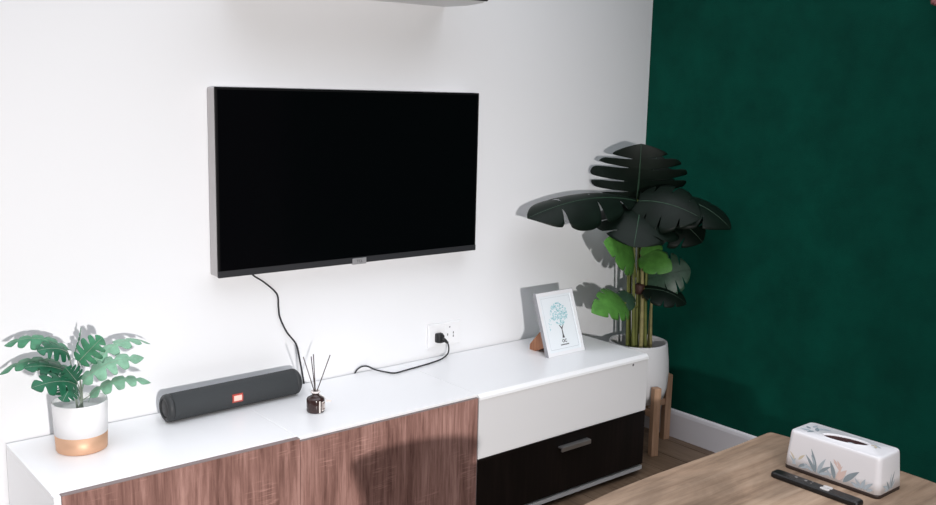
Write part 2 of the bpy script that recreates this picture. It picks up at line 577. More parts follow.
spk([(R_ - 0.001, 0.018), (R_, 0.020), (R_, Ls - 0.020), (R_ - 0.001, Ls - 0.018)], M_SPK).build('body', sp)
for flip in (False, True):
    pr_ = [(R_ - 0.001, 0.019), (R_ + 0.0006, 0.014), (R_ - 0.001, 0.006), (R_ - 0.006, 0.001), (R_ - 0.011, 0.0),
           (R_ - 0.013, 0.003)]
    e = [(r, Ls - z) for r, z in pr_] if flip else pr_
    cap = spk(e, M_SPKRING, cap0=True, cap1=False).build('end_ring', sp)
    q = [(R_ - 0.013, 0.004), (R_ - 0.020, 0.002), (0.004, 0.0005)]
    q = [(r, Ls - z) for r, z in q] if flip else q
    spk(q, M_BLACK, cap0=False, cap1=True).build('end_disc', cap)


def on_spk(u0, u1, a0, a1, r, m, th=0.0012):
    """curved plate lying on the speaker's skin; u along the axis, angle above the front"""
    b = MB()
    c, s = math.cos(rotz), math.sin(rotz)
    R0, R1 = [], []
    rings = []
    for rr in (r - 0.002, r + th):
        ring = []
        seq = [(u0, a0 + (a1 - a0) * k / 6) for k in range(7)] + [(u1, a1 + (a0 - a1) * k / 6) for k in range(7)]
        for u, a in seq:
            y, z = -rr * math.cos(a), rr * math.sin(a)
            ring.append(ax0 + V((u * c - y * s, u * s + y * c, z)))
        rings.append(ring)
    b.loft(rings, m, smooth=False)
    return b


uc = 0.208
bg_ = on_spk(uc - 0.017, uc + 0.017, math.radians(-18), math.radians(18), R_, M_RED, 0.0012).build('badge', sp)
on_spk(uc - 0.0125, uc + 0.0125, math.radians(-11), math.radians(11), R_, M_PINK, 0.002).build('badge_face', bg_)
on_spk(0.03, Ls - 0.03, math.radians(-98), math.radians(-82), R_ - 0.0005, M_SPKRING, 0.0006).build('foot', sp)


# ------------------------------------------------------------------ leaves
def leaf(name, base, tip, up, width, m, parent, arch=0.12, fold=0.25, lobes=5, depth=0.7, droop=0.0, notch=0.016, curl=0.0,
         shape=0.75, slant=0.45, seed=0, vein=None, lobr=0.10):
    rnd = random.Random(seed * 17 + 3)
    base, tip = V(base), V(tip)
    t = tip - base
    Lf = t.length
    t.normalize()
    n = V(up)
    n = (n - t * n.dot(t)).normalized()
    s = t.cross(n)
    us = [0.0]
    cuts = [[], []]
    for side in (0, 1):
        for k in range(lobes):
            cuts[side].append(0.10 + 0.76 * (k + 0.5 + rnd.uniform(-0.12, 0.12)) / lobes)
    grid = set([i / 50 for i in range(51)])
    for side in (0, 1):
        for c in cuts[side]:
            for d in (-2.4, -1.2, -0.6, 0, 0.6, 1.2, 2.4):
                grid.add(min(1, max(0, c + d * notch)))
    us = sorted(grid)
    nx = 7
    b = MB()

    def mid(u):
        return base + t * (Lf * u) + n * (Lf * (arch * 4 * u * (1 - u) - curl * u ** 3))

    def half(u):
        w = (math.sin(math.pi * min(1, max(0, u)) ** shape) + 1e-4) ** 0.72
        w = max(w, 0.55 * (1 - u / 0.12) if u < 0.12 else 0)
        return width * 0.5 * w
    rows = {}
    for side, sg in ((0, -1), (1, 1)):
        vs_ = []
        for u in us:
            hw = half(u)
            cut = 0.0
            for c in cuts[side]:
                cut = max(cut, math.exp(-((u - c) / notch) ** 2))
            # rounded lobe ends
            lob = 0.0
            cs = [0.02] + cuts[side] + [0.99]
            for a_, b_ in zip(cs, cs[1:]):
                if a_ <= u <= b_:
                    q = (u - a_) / (b_ - a_) * 2 - 1
                    lob = lobr * abs(q) ** 3
            hw *= (1 - lob) * (1 - depth * cut)
            for k in range(nx):
                f = k / (nx - 1)
                xw = hw * f
                uu = u + (slant * (u - 0.28)) * xw / Lf * (1.0 - 0.5 * u) - 0.03 * f * (1 - u)
                p = mid(uu) + s * (sg * xw) + n * (fold * xw - droop * xw * xw / (width * 0.5))
                vs_.append(p)
        fs = []
        for i in range(len(us) - 1):
            for k in range(nx - 1):
                fs.append([i * nx + k, i * nx + k + 1, (i + 1) * nx + k + 1, (i + 1) * nx + k])
        b.add(vs_, fs, m, True)
    o = b.build(name, parent)
    so_ = o.modifiers.new('thickness', 'SOLIDIFY')
    so_.thickness = 0.0009
    so_.offset = 0
    mv = MB()
    pts_ = [mid(i / 12) + n * 0.0004 for i in range(13)]
    mv.tube(pts_, max(0.0009, width * 0.012), vein or m, 6, max(0.0004, width * 0.003))
    mv.build('midrib', o)
    return o


def petiole(p0, p1, r, m, parent, bend=0.25, r2=None):
    p0, p1 = V(p0), V(p1)
    mid_ = p0.lerp(p1, 0.5)
    mid_.x += (p0.x - p1.x) * bend * 0.6
    mid_.y += (p0.y - p1.y) * bend * 0.6
    mid_.z += abs(p1.z - p0.z) * 0.08
    return MB().tube(spline([p0, mid_, p1], 7), r, m, 8, r2).build('stalk', parent)


CAMDIR = V((-0.70, -0.60, 0.35))

# ------------------------------------------------------------------ small potted plant
pc = V((-0.152, -0.152, 0))
sm = thing('potted_plant', (pc.x, pc.y, H), 'small leafy green plant in white pot with gold base band on the stand', 'plant')
b = MB()
b.lathe((pc.x, pc.y, H), [(0.0648, 0.045), (0.0680, 0.128), (0.0672, 0.130), (0.0645, 0.128), (0.0630, 0.100)], M_CERAM, 48, cap0=False, cap1=False)
b.lathe((pc.x, pc.y, H), [(0.058, 0.044), (0.0648, 0.045)], M_CERAM, 48, cap0=True, cap1=False)
pot = b.build('pot', sm)
MB().lathe((pc.x, pc.y, H), [(0.058, 0.0), (0.0620, 0.0015), (0.0632, 0.004), (0.0650, 0.045), (0.060, 0.0455)], M_GOLD, 48).build('gold_band', pot)
MB().lathe((pc.x, pc.y, H), [(0.0635, 0.095), (0.0635, 0.102)], M_PEBBLE, 40).build('filler', pot)
SB = V((pc.x, pc.y, H + 0.10))
small = [
    # base, tip, up, width, mat, arch, droop, seed
    ((-0.178, -0.140, 0.744), (-0.312, -0.085, 0.766), (0.15, -0.40, 0.9), 0.072, M_LEAF_S, 0.20, 0.30, 1),
    ((-0.160, -0.175, 0.720), (-0.108, -0.205, 0.784), (-0.3, -0.9, 0.5), 0.074, M_LEAF_S, 0.05, 0.25, 2),
    ((-0.112, -0.145, 0.700), (0.056, -0.095, 0.715), (0, -0.22, 1), 0.062, M_LEAF_SP, 0.21, 0.25, 3),
    ((-0.152, -0.172, 0.668), (-0.004, -0.205, 0.712), (-0.1, -0.48, 0.9), 0.072, M_LEAF_SP, 0.16, 0.3, 4),
    ((-0.134, -0.172, 0.626), (0.008, -0.215, 0.644), (-0.1, -0.36, 0.9), 0.058, M_LEAF_SP, 0.20, 0.3, 5),
    ((-0.166, -0.135, 0.680), (-0.326, -0.075, 0.690), (0.1, -0.30, 0.95), 0.072, M_LEAF_S, 0.24, 0.25, 6),
    ((-0.175, -0.190, 0.664), (-0.298, -0.255, 0.698), (0, -0.70, 0.75), 0.080, M_LEAF_SD, 0.14, 0.3, 7),
    ((-0.165, -0.165, 0.670), (-0.290, -0.165, 0.725), (0, -0.45, 0.9), 0.072, M_LEAF_SD, 0.16, 0.3, 9),
    ((-0.152, -0.125, 0.735), (-0.130, -0.105, 0.792), (0.9, -0.4, 0.1), 0.020, M_LEAF_S, 0.05, 0.1, 8),
    ((-0.182, -0.165, 0.742), (-0.262, -0.185, 0.768), (0.1, -0.6, 0.8), 0.066, M_LEAF_SD, 0.16, 0.3, 11),
    ((-0.172, -0.190, 0.672), (-0.205, -0.215, 0.722), (-0.2, -0.9, 0.3), 0.060, M_LEAF_SD, 0.06, 0.2, 13),
    ((-0.192, -0.200, 0.662), (-0.232, -0.270, 0.655), (0.1, -0.6, 0.8), 0.058, M_LEAF_SD, 0.12, 0.3, 12),
]
for bs, tp, up, w_, mm, ar, dp, sd in small:
    bs, tp = V(bs) + V((0.004, 0, -0.010)), V(tp) + V((0.004, 0, -0.012))
    lf = leaf('leaf', bs, tp, up, w_, mm, sm, arch=ar, fold=-0.05, lobes=4, depth=0.62, droop=dp, notch=0.030, seed=sd, slant=0.9,
              vein=M_STEM_S, lobr=0.28)
    a = random.uniform(0, 6.28)
    petiole(SB + V((0.008 * math.cos(a), 0.008 * math.sin(a), 0)), bs, 0.0017, M_STEM_S, lf, 0.30, 0.0012)

# ------------------------------------------------------------------ reed diffuser
DX, DY = 0.481, -0.262
df = thing('reed_diffuser', (DX, DY, H), 'small brown glass reed diffuser bottle beside the charcoal speaker', 'diffuser')
bt = MB().lathe((DX, DY, H), [(0.0225, 0), (0.0255, 0.002), (0.0264, 0.005), (0.0264, 0.038), (0.0240, 0.043), (0.017, 0.047),
                             (0.0105, 0.050), (0.0100, 0.058)], M_AMBER, 40).build('bottle', df)
MB().lathe((DX, DY, H), [(0.0100, 0.057), (0.0140, 0.0585), (0.0142, 0.061), (0.0135, 0.063), (0.0085, 0.063), (0.0085, 0.058)], M_GLASS, 32,
           cap1=True).build('neck_rim', bt)
for tx, ty, tz in ((0.437, -0.270, 0.645), (0.470, -0.270, 0.648), (0.474, -0.250, 0.636), (0.520, -0.280, 0.640)):
    b_ = V((DX, DY, H + 0.050)) - (V((tx, ty, tz)) - V((DX, DY, H + 0.055))).normalized() * 0.0
    MB().tube([b_, V((tx, ty, tz))], 0.0015, M_REED, 8).build('reed', df)
# label on the bottle's front
b = MB()


def on_cyl(b, cx, cy, r, a0, a1, z0, z1, m, th=0.0004):
    rings = []
    for rr in (r - 0.0006, r + th):
        seq = [(a0 + (a1 - a0) * k / 8, z0) for k in range(9)] + [(a1 + (a0 - a1) * k / 8, z1) for k in range(9)]
        rings.append([V((cx + rr * math.cos(a), cy + rr * math.sin(a), z)) for a, z in seq])
    return b.loft(rings, m, smooth=False)


on_cyl(b, DX, DY, 0.0264, math.radians(-98), math.radians(-88), H + 0.002, H + 0.038, M_TAG)
on_cyl(b, DX, DY, 0.0264, math.radians(-78), math.radians(-30), H + 0.006, H + 0.034, M_TAG)
on_cyl(b, DX, DY, 0.0264, math.radians(-73), math.radians(-36), H + 0.009, H + 0.031, M_TAGI, 0.0007)
on_cyl(b, DX, DY, 0.0264, math.radians(-64), math.radians(-45), H + 0.013, H + 0.027, M_TAG, 0.001)
b.build('bottle_label', bt)
b = MB()
b.tube(spline([(DX + 0.006, DY - 0.008, H + 0.054), (DX + 0.018, DY - 0.018, H + 0.046), (DX + 0.026, DY - 0.016, H + 0.034)], 5), 0.0007, M_TAG, 6)
b.loft([[V((DX + 0.024, DY - 0.018, H + 0.030)), V((DX + 0.040, DY - 0.020, H + 0.027)), V((DX + 0.042, DY - 0.020, H + 0.032)),
         V((DX + 0.026, DY - 0.018, H + 0.036))],
        [V((DX + 0.024, DY - 0.0188, H + 0.030)), V((DX + 0.040, DY - 0.0208, H + 0.027)), V((DX + 0.042, DY - 0.0208, H + 0.032)),
         V((DX + 0.026, DY - 0.0188, H + 0.036))]], M_TAG, smooth=False)
b.build('hang_tag', bt)

# ------------------------------------------------------------------ photo frame with the tree print
FX0, FX1, FYB, FYT, FZT = 1.440, 1.626, -0.256, -0.176, 0.690
fr = thing('picture_frame', ((FX0 + FX1) / 2, FYB, H), 'white picture frame with pale teal tree print leaning back on the stand', 'picture frame')
FW = FX1 - FX0
fn = V((0, FYT - FYB, FZT - H))
FH = fn.length
fup = fn.normalized()
fri = V((1, 0, 0))
fout = fri.cross(fup)          # towards the room
F0 = V((FX0, FYB, H + 0.0012))


def fp(u, v, d):
    return F0 + fri * u + fup * v + fout * d


def fbox(b, u0, u1, v0, v1, d0, d1, m):
    vs_ = [fp(u, v, d) for d in (d0, d1) for u, v in ((u0, v0), (u1, v0), (u1, v1), (u0, v1))]
    return b.add(vs_, [[0, 3, 2, 1], [4, 5, 6, 7], [0, 1, 5, 4], [1, 2, 6, 5], [2, 3, 7, 6], [3, 0, 4, 7]], m)


b = MB()
bd_ = 0.013
for (u0, u1, v0, v1) in ((0, FW, 0, bd_), (0, FW, FH - bd_, FH), (0, bd_, bd_, FH - bd_), (FW - bd_, FW, bd_, FH - bd_)):
    fbox(b, u0, u1, v0, v1, -0.014, 0, M_FRAME)
fbox(b, 0.002, FW - 0.002, 0.002, FH - 0.002, -0.013, -0.010, M_FRAME_E)
for (u0, u1, v0, v1) in ((-0.0016, 0, 0, FH), (FW, FW + 0.0016, 0, FH), (-0.0016, FW + 0.0016, FH, FH + 0.0018)):
    fbox(b, u0, u1, v0, v1, -0.014, 0.0004, M_FRAME_E)
b.build('surround', fr)
b = MB()
fbox(b, bd_ - 0.001, FW - bd_ + 0.001, bd_ - 0.001, FH - bd_ + 0.001, -0.010, -0.003, M_PAPER)
e_ = 0.022
for (u0, u1, v0, v1) in ((e_, FW - e_, e_, e_ + 0.0012), (e_, FW - e_, FH - e_, FH - e_ + 0.0008), (e_, e_ + 0.0008, e_, FH - e_), (FW - e_, FW - e_ + 0.0014, e_, FH - e_)):
    fbox(b, u0, u1, v0, v1, -0.003, -0.0028, M_LINE)
rnd = random.Random(4)
cu_, cv_ = FW * 0.51, FH * 0.635
for i in range(230):
    a, q = rnd.uniform(0, 6.283), math.sqrt(rnd.random())
    du, dv = math.cos(a) * q * 0.043, math.sin(a) * q * 0.042
    if dv < -0.02 and abs(du) > 0.035 + dv * 0.5:
        continue
    r = rnd.uniform(0.0022, 0.0048)
    an = rnd.uniform(0, 6.28)
    c = (cu_ + du, cv_ + dv)
    vs_ = [fp(c[0] + r * math.cos(an + k * 1.0472) * (1 if k % 3 == 0 else 0.6), c[1] + r * math.sin(an + k * 1.0472) * (1 if k % 3 == 0 else 0.6),
              -0.0028 + 0.00001 * (i % 9)) for k in range(6)]
    b.add(vs_, [list(range(6))], (M_TEAL, M_TEAL, M_TEAL2)[i % 3])
for i in range(12):
    c = (cu_ - 0.045 - rnd.random() * 0.014, cv_ - 0.012 - rnd.random() * 0.045)
    r = 0.0022
    b.add([fp(c[0] + r * math.cos(k * 1.57), c[1] + r * math.sin(k * 1.57), -0.0027) for k in range(4)], [[0, 1, 2, 3]], M_TEAL)
tv_ = [(-0.0055, 0.060), (0.0065, 0.060), (0.0030, 0.072), (0.0022, 0.092), (0.012, 0.108), (0.0100, 0.109), (0.001, 0.098), (-0.010, 0.110),
       (-0.0115, 0.108), (-0.0022, 0.092), (-0.0026, 0.072)]
b.add([fp(cu_ + 0.001 + u, v, -0.0026) for u, v in tv_], [list(range(len(tv_)))], M_INK)
x_ = cu_ - 0.020
for i in range(9):      # small illegible line of print
    wd = 0.0030 + 0.0014 * ((i * 7) % 3) / 2
    fbox(b, x_, x_ + wd, 0.0335, 0.0378, -0.0028, -0.0026, M_INK)
    x_ += wd + 0.0010
prt = b.build('tree_print', fr)
rot = Matrix((fri, fup, fout)).transposed()
text_mesh('lettering', 'OC', 0.0155, prt, fp(cu_ + 0.002, 0.0485, -0.0026), rot, M_INK, 0.0001, 0.0006)
b = MB()
# wooden strut behind
tp_ = fp(0.055, FH * 0.42, -0.014)
s0 = V((FX0 + 0.055, tp_.y + 0.004, tp_.z))
prof = [(tp_.y + 0.002, H + 0.090), (tp_.y + 0.030, H + 0.078), (-0.128, H + 0.020), (-0.128, H), (-0.158, H), (-0.200, H + 0.02)]
b.loft([[V((FX0 + 0.026, y, z)) for y, z in prof], [V((FX0 + 0.070, y, z)) for y, z in prof]], M_EASEL, smooth=False)
es = b.build('strut', fr)
es['label'] = 'brown wooden strut'

# ------------------------------------------------------------------ big potted plant in the corner
bp_ = V((2.019, -0.179, 0))
bgp = thing('potted_monstera', (bp_.x, bp_.y, 0), 'tall dark-leaved plant in white planter on wooden legs in the corner', 'plant')
b = MB()
Zr = 0.430
b.lathe((bp_.x, bp_.y, 0), [(0.060, 0.178), (0.092, 0.186), (0.112, 0.205), (0.123, 0.245), (0.1270, 0.310), (0.1240, 0.360), (0.1165, Zr - 0.006),
                           (0.1145, Zr), (0.1095, Zr), (0.1080, Zr - 0.008), (0.112, Zr - 0.06)], M_PLANTER, 56, cap1=False)
pot = b.build('planter', bgp)
MB().lathe((bp_.x, bp_.y, 0), [(0.1125, Zr - 0.075), (0.1125, Zr - 0.062)], M_SOIL, 40).build('soil', pot)
ang0 = math.atan2(-0.151, -0.05)
for k in range(2):
    a = ang0 + k * math.pi / 2
    c_, s_ = math.cos(a), math.sin(a)
    q = MB()
    q.box((-0.140, -0.010, 0.150 + 0.0 * k), (0.140, 0.010, 0.177), M_LEGW, 0.001)
    q.v = [V((bp_.x + p.x * c_ - p.y * s_, bp_.y + p.x * s_ + p.y * c_, p.z - (0.001 if k else 0))) for p in q.v]
    q.build('crossbar', bgp)
for k in range(4):
    a = ang0 + k * math.pi / 2
    c_, s_ = math.cos(a), math.sin(a)
    q = MB()
    q.box((0.136, -0.0155, 0.0), (0.164, 0.0155, 0.278), M_LEGW, 0.002)
    q.v = [V((bp_.x + p.x * c_ - p.y * s_, bp_.y + p.x * s_ + p.y * c_, p.z)) for p in q.v]
    q.build('leg', bgp)

rnd = random.Random(11)
SC = V((2.020, -0.180, Zr - 0.064))
stems = [((-0.040, -0.010), (1.955, -0.185, 0.86), M_STEM, 0.0085), ((-0.022, -0.032), (1.972, -0.205, 0.90), M_STEM_L, 0.0095),
         ((-0.006, 0.004), (1.990, -0.175, 0.98), M_STEM, 0.0085), ((0.010, -0.030), (1.998, -0.215, 0.86), M_STEM, 0.0080),
         ((0.026, -0.004), (2.012, -0.180, 0.92), M_STEM, 0.0085), ((0.044, -0.028), (2.040, -0.215, 0.76), M_STEM_L, 0.0070),
         ((-0.020, 0.028), (1.985, -0.150, 1.00), M_STEM, 0.0080), ((0.024, 0.030), (2.020, -0.145, 0.95), M_STEM, 0.0080),
         ((0.060, 0.000), (2.066, -0.195, 0.70), M_STEM_L, 0.0055), ((-0.052, 0.014), (1.945, -0.165, 0.80), M_STEM, 0.0060)]
for (ox, oy), tp, mm, r in stems:
    a = SC + V((ox, oy, 0))
    t_ = V(tp)
    m1 = a.lerp(t_, 0.45) + V((rnd.uniform(-.008, .008), rnd.uniform(-.006, .006), 0))
    MB().tube(spline([a, m1, t_], 8), r, mm, 10, r * 0.55).build('stem', bgp)
MB().lathe((1.985, -0.200, 0.0), [(0.014, 0.630), (0.019, 0.634), (0.020, 0.665), (0.015, 0.672)], M_STEM_B, 16).build('tie', bgp)

HUB = V((1.985, -0.18, 0.98))
big = [
    # base, tip, up, width, mat, kwargs, stem attach
    ((1.945, -0.205, 1.000), (1.408, -0.165, 0.990), (0.10, -0.45, 0.9), 0.215, M_LEAF_DK, dict(arch=0.07, droop=0.6, lobes=3, depth=0.75, notch=0.014, shape=1.25, lobr=0.16, curl=0.05, seed=21), HUB),
    ((2.000, -0.150, 1.000), (1.960, -0.190, 1.225), (-0.66, -0.66, 0.35), 0.38, M_LEAF_DK, dict(arch=0.10, droop=0.25, lobes=4, depth=0.72, notch=0.020, slant=0.25, lobr=0.2, curl=-0.05, seed=22), HUB),
    ((2.010, -0.220, 1.000), (2.135, -0.500, 0.915), (-0.25, -0.25, 0.95), 0.27, M_LEAF_DK, dict(arch=0.17, droop=0.45, lobes=2, depth=0.5, notch=0.014, seed=23), HUB),
    ((1.935, -0.225, 0.985), (1.760, -0.350, 0.858), (-0.55, -0.55, 0.6), 0.34, M_LEAF_DK, dict(arch=0.14, droop=0.35, lobes=3, depth=0.4, notch=0.012, seed=24), HUB),
    ((1.890, -0.250, 1.010), (1.985, -0.470, 0.965), (-0.6, -0.4, 0.75), 0.24, M_LEAF_DK, dict(arch=0.12, droop=0.35, lobes=3, depth=0.45, notch=0.014, seed=25), HUB),
    ((2.020, -0.170, 1.000), (2.085, -0.170, 1.180), (-0.6, -0.75, 0.3), 0.20, M_LEAF_DK, dict(arch=0.12, droop=0.3, lobes=4, depth=0.7, notch=0.018, seed=26), HUB),
    ((2.030, -0.230, 0.960), (2.100, -0.400, 0.855), (-0.5, -0.4, 0.75), 0.24, M_LEAF_DK, dict(arch=0.14, droop=0.4, lobes=3, depth=0.5, notch=0.016, seed=27), HUB),
    ((1.915, -0.225, 0.765), (1.690, -0.265, 0.872), (-0.35, -0.85, 0.45), 0.155, M_LEAF_BR, dict(arch=0.12, droop=0.25, lobes=3, depth=0.3, notch=0.012, seed=31), V((1.965, -0.19, 0.70))),
    ((1.945, -0.235, 0.790), (1.975, -0.360, 0.750), (-0.55, -0.7, 0.5), 0.115, M_LEAF_BR, dict(arch=0.10, droop=0.2, lobes=2, depth=0.15, notch=0.012, seed=32), V((1.998, -0.20, 0.72))),
    ((1.972, -0.230, 0.830), (1.985, -0.290, 0.775), (-0.6, -0.75, 0.3), 0.095, M_LEAF_BR, dict(arch=0.10, droop=0.2, lobes=2, depth=0.15, notch=0.012, seed=33), V((1.998, -0.20, 0.74))),
    ((1.880, -0.215, 0.610), (1.615, -0.290, 0.622), (-0.35, -0.75, 0.6), 0.150, M_LEAF_BR, dict(arch=0.14, droop=0.35, lobes=4, depth=0.35, notch=0.016, seed=34), V((1.972, -0.20, 0.58))),
    ((2.010, -0.215, 0.690), (2.130, -0.330, 0.735), (-0.5, -0.8, 0.4), 0.190, M_LEAF_MID, dict(arch=0.10, droop=0.2, lobes=4, depth=0.6, notch=0.018, seed=35), V((2.025, -0.195, 0.62))),
    ((1.985, -0.225, 0.655), (2.090, -0.350, 0.605), (-0.3, -0.4, 0.85), 0.150, M_LEAF_DK, dict(arch=0.14, droop=0.3, lobes=3, depth=0.3, notch=0.014, seed=36), V((2.025, -0.195, 0.60))),
    ((1.930, -0.190, 0.640), (1.850, -0.215, 0.570), (-0.4, -0.7, 0.5), 0.090, M_LEAF_MID, dict(arch=0.10, droop=0.2, lobes=2, depth=0.2, notch=0.014, seed=37), V((1.972, -0.19, 0.60))),
]
for bs, tp, up, w_, mm, kw, at in big:
    lf = leaf('leaf', bs, tp, up, w_, mm, bgp, vein=(M_LEAF_MID if mm is M_LEAF_DK else None), **{'fold': 0.05, **kw})
    petiole(at, bs, 0.0055, M_STEM, lf, 0.1, 0.0035)

# ------------------------------------------------------------------ coffee table and the things on it
ZT = 0.400
ct = thing('coffee_table', (0.9, -1.40, 0), 'tan wood-topped low table with a softly bowed edge in the foreground', 'table')
out = [(0.150, -1.30), (0.175, -1.235), (0.25, -1.175), (0.38, -1.130), (0.55, -1.100), (0.70, -1.083), (0.80, -1.071), (0.909, -1.062), (1.03, -1.058), (1.142, -1.058),
       (1.28, -1.060), (1.42, -1.061), (1.56, -1.057), (1.595, -1.057), (1.608, -1.066), (1.614, -1.105), (1.624, -1.22), (1.632, -1.36), (1.634, -1.46), (1.628, -1.55),
       (1.612, -1.66), (1.58, -1.725), (1.50, -1.752), (1.2, -1.760), (0.9, -1.760), (0.55, -1.752), (0.28, -1.70), (0.175, -1.60), (0.145, -1.45)]
out = [(p.x, p.y) for p in spline([(x, y, 0) for x, y in out] + [(out[0][0], out[0][1], 0)], 4)[:-1]]
cxm, cym = 0.9, -1.41


def shr(d):
    return [(cxm + (x - cxm) * (1 - d / 0.72), cym + (y - cym) * (1 - d / 0.35)) for x, y in out]


b = MB()
b.loft([[V((x, y, z)) for x, y in shr(d)] for d, z in ((0.006, ZT - 0.030), (0.0, ZT - 0.026), (0.0, ZT - 0.003), (0.0025, ZT))], M_TABLE, smooth=False)
b.build('tabletop', ct)
for sx, sy in ((0.42, -1.22), (1.52, -1.18), (0.42, -1.62), (1.52, -1.62)):
    MB().lathe((sx, sy, 0), [(0.014, 0), (0.016, 0.004), (0.022, ZT - 0.031)], M_TABLELEG, 20).build('leg', ct)

# added bowl, out of view, placed to cast the shadow on the wood door
bw_ = thing('added_shadow_bowl', (0.262, -1.55, ZT), 'added wooden bowl, out of view on the low table, casting a shadow on the wood door', 'bowl')
MB().lathe((0.262, -1.55, ZT), [(0.075, 0), (0.082, 0.004), (0.100, 0.03), (0.128, 0.075), (0.150, 0.130), (0.164, 0.171), (0.158, 0.172), (0.142, 0.130), (0.115, 0.07),
                               (0.08, 0.03), (0.03, 0.018)], M_BOWL, 48).build('vessel', bw_)

# tissue box
TBX, TBY = 1.455, -1.375
hx, hy, hz = 0.0630, 0.1370, 0.109
tb = thing('tissue_box', (TBX, TBY, ZT), 'white tissue box printed with grey-blue leaves on the tan table', 'tissue box')
MB().loft([[V((x, y, z)) for x, y in rrect(TBX, TBY, hx - 0.001 + g, hy - 0.001 + g, 0.014)] for g, z in ((0, ZT), (0.0, ZT + 0.011))], M_TBASE).build('base', tb)
TI = 0.0070    # taper of the sides at the top


def ring_(f, z, r):
    return [V((x, y, z)) for x, y in rrect(TBX, TBY, hx - TI * f, hy - TI * f, r)]


def ell(a, bb, z):
    n = 32
    rr = rrect(0, 0, 1, 1, 0.3)
    ptsE = []
    for x, y in rr:
        an = 2 * math.pi * (len(ptsE) + 0.5) / len(rr)
        ex, ey = a * math.cos(an), bb * math.sin(an)
        ct_, st_ = math.cos(0.22), math.sin(0.22)
        ptsE.append(V((TBX - 0.004 + ex * ct_ - ey * st_, TBY - 0.006 + ex * st_ + ey * ct_, z)))
    return ptsE


b = MB()
rings = [ring_(0, ZT + 0.0105, 0.016)]
for f in (0.3, 0.6, 0.9):
    rings.append(ring_(f, ZT + 0.011 + (hz - 0.011) * f, 0.016))
rings += [ring_(1.03, ZT + hz - 0.004, 0.016)]
rings += [[V((x, y, ZT + hz - 0.0012)) for x, y in rrect(TBX, TBY, hx - TI - 0.002, hy - TI - 0.002, 0.015)],
          [V((x, y, ZT + hz)) for x, y in rrect(TBX, TBY, hx - TI - 0.006, hy - TI - 0.006, 0.013)],
          ell(0.0265, 0.066, ZT + hz + 0.0004), ell(0.0250, 0.0635, ZT + hz + 0.0022), ell(0.0225, 0.0605, ZT + hz + 0.0012),
          ell(0.0215, 0.059, ZT + hz - 0.003)]
b.loft(rings, M_TISSUE, cap0=True, cap1=False)


def face_pt(face, u, v, d):
    """u along the face (0..1), v height in m, d outwards"""
    f = (v - 0.011) / (hz - 0.011)
    if face == 'left':          # faces -x
        return V((TBX - hx + TI * f - d, TBY + (hy - 0.014) * (1 - 2 * u), ZT + v))
    if face == 'near':          # faces -y
        return V((TBX + (hx - 0.012) * (2 * u - 1), TBY - hy + TI * f - d, ZT + v))
    return V((TBX + (u - 0.5) * 2 * (hx - TI - 0.008), TBY + (v - 0.5) * 2 * (hy - TI - 0.008), ZT + hz + 0.0006 + d))


def blade(face, u, v, ang, ln, wd, m, i=0):
    """one painted leaf: pointed oval, its root at (u, v), pointing at ang from upright"""
    Lu = {'left': 2 * (hy - 0.014), 'near': 2 * (hx - 0.012), 'top': 2 * (hx - TI - 0.008)}[face]
    Lv = 1.0 if face != 'top' else 2 * (hy - TI - 0.008)
    pts_ = []
    N = 7
    for sg in (1, -1):
        for k in range(N + 1):
            t = k / N if sg == 1 else 1 - k / N
            w = wd * math.sin(math.pi * t ** 0.8) * 0.5 * sg
            bend = 0.15 * ln * t * t * (1 if ang > 0 else -1)
            du = math.sin(ang) * ln * t + math.cos(ang) * (w + bend)
            dv = math.cos(ang) * ln * t - math.sin(ang) * (w + bend)
            pts_.append(face_pt(face, u + du / Lu, v + dv / Lv + (0.004 if face != 'top' else 0), 0.0003 + 0.00004 * i))
    b.add(pts_, [list(range(len(pts_)))], m)


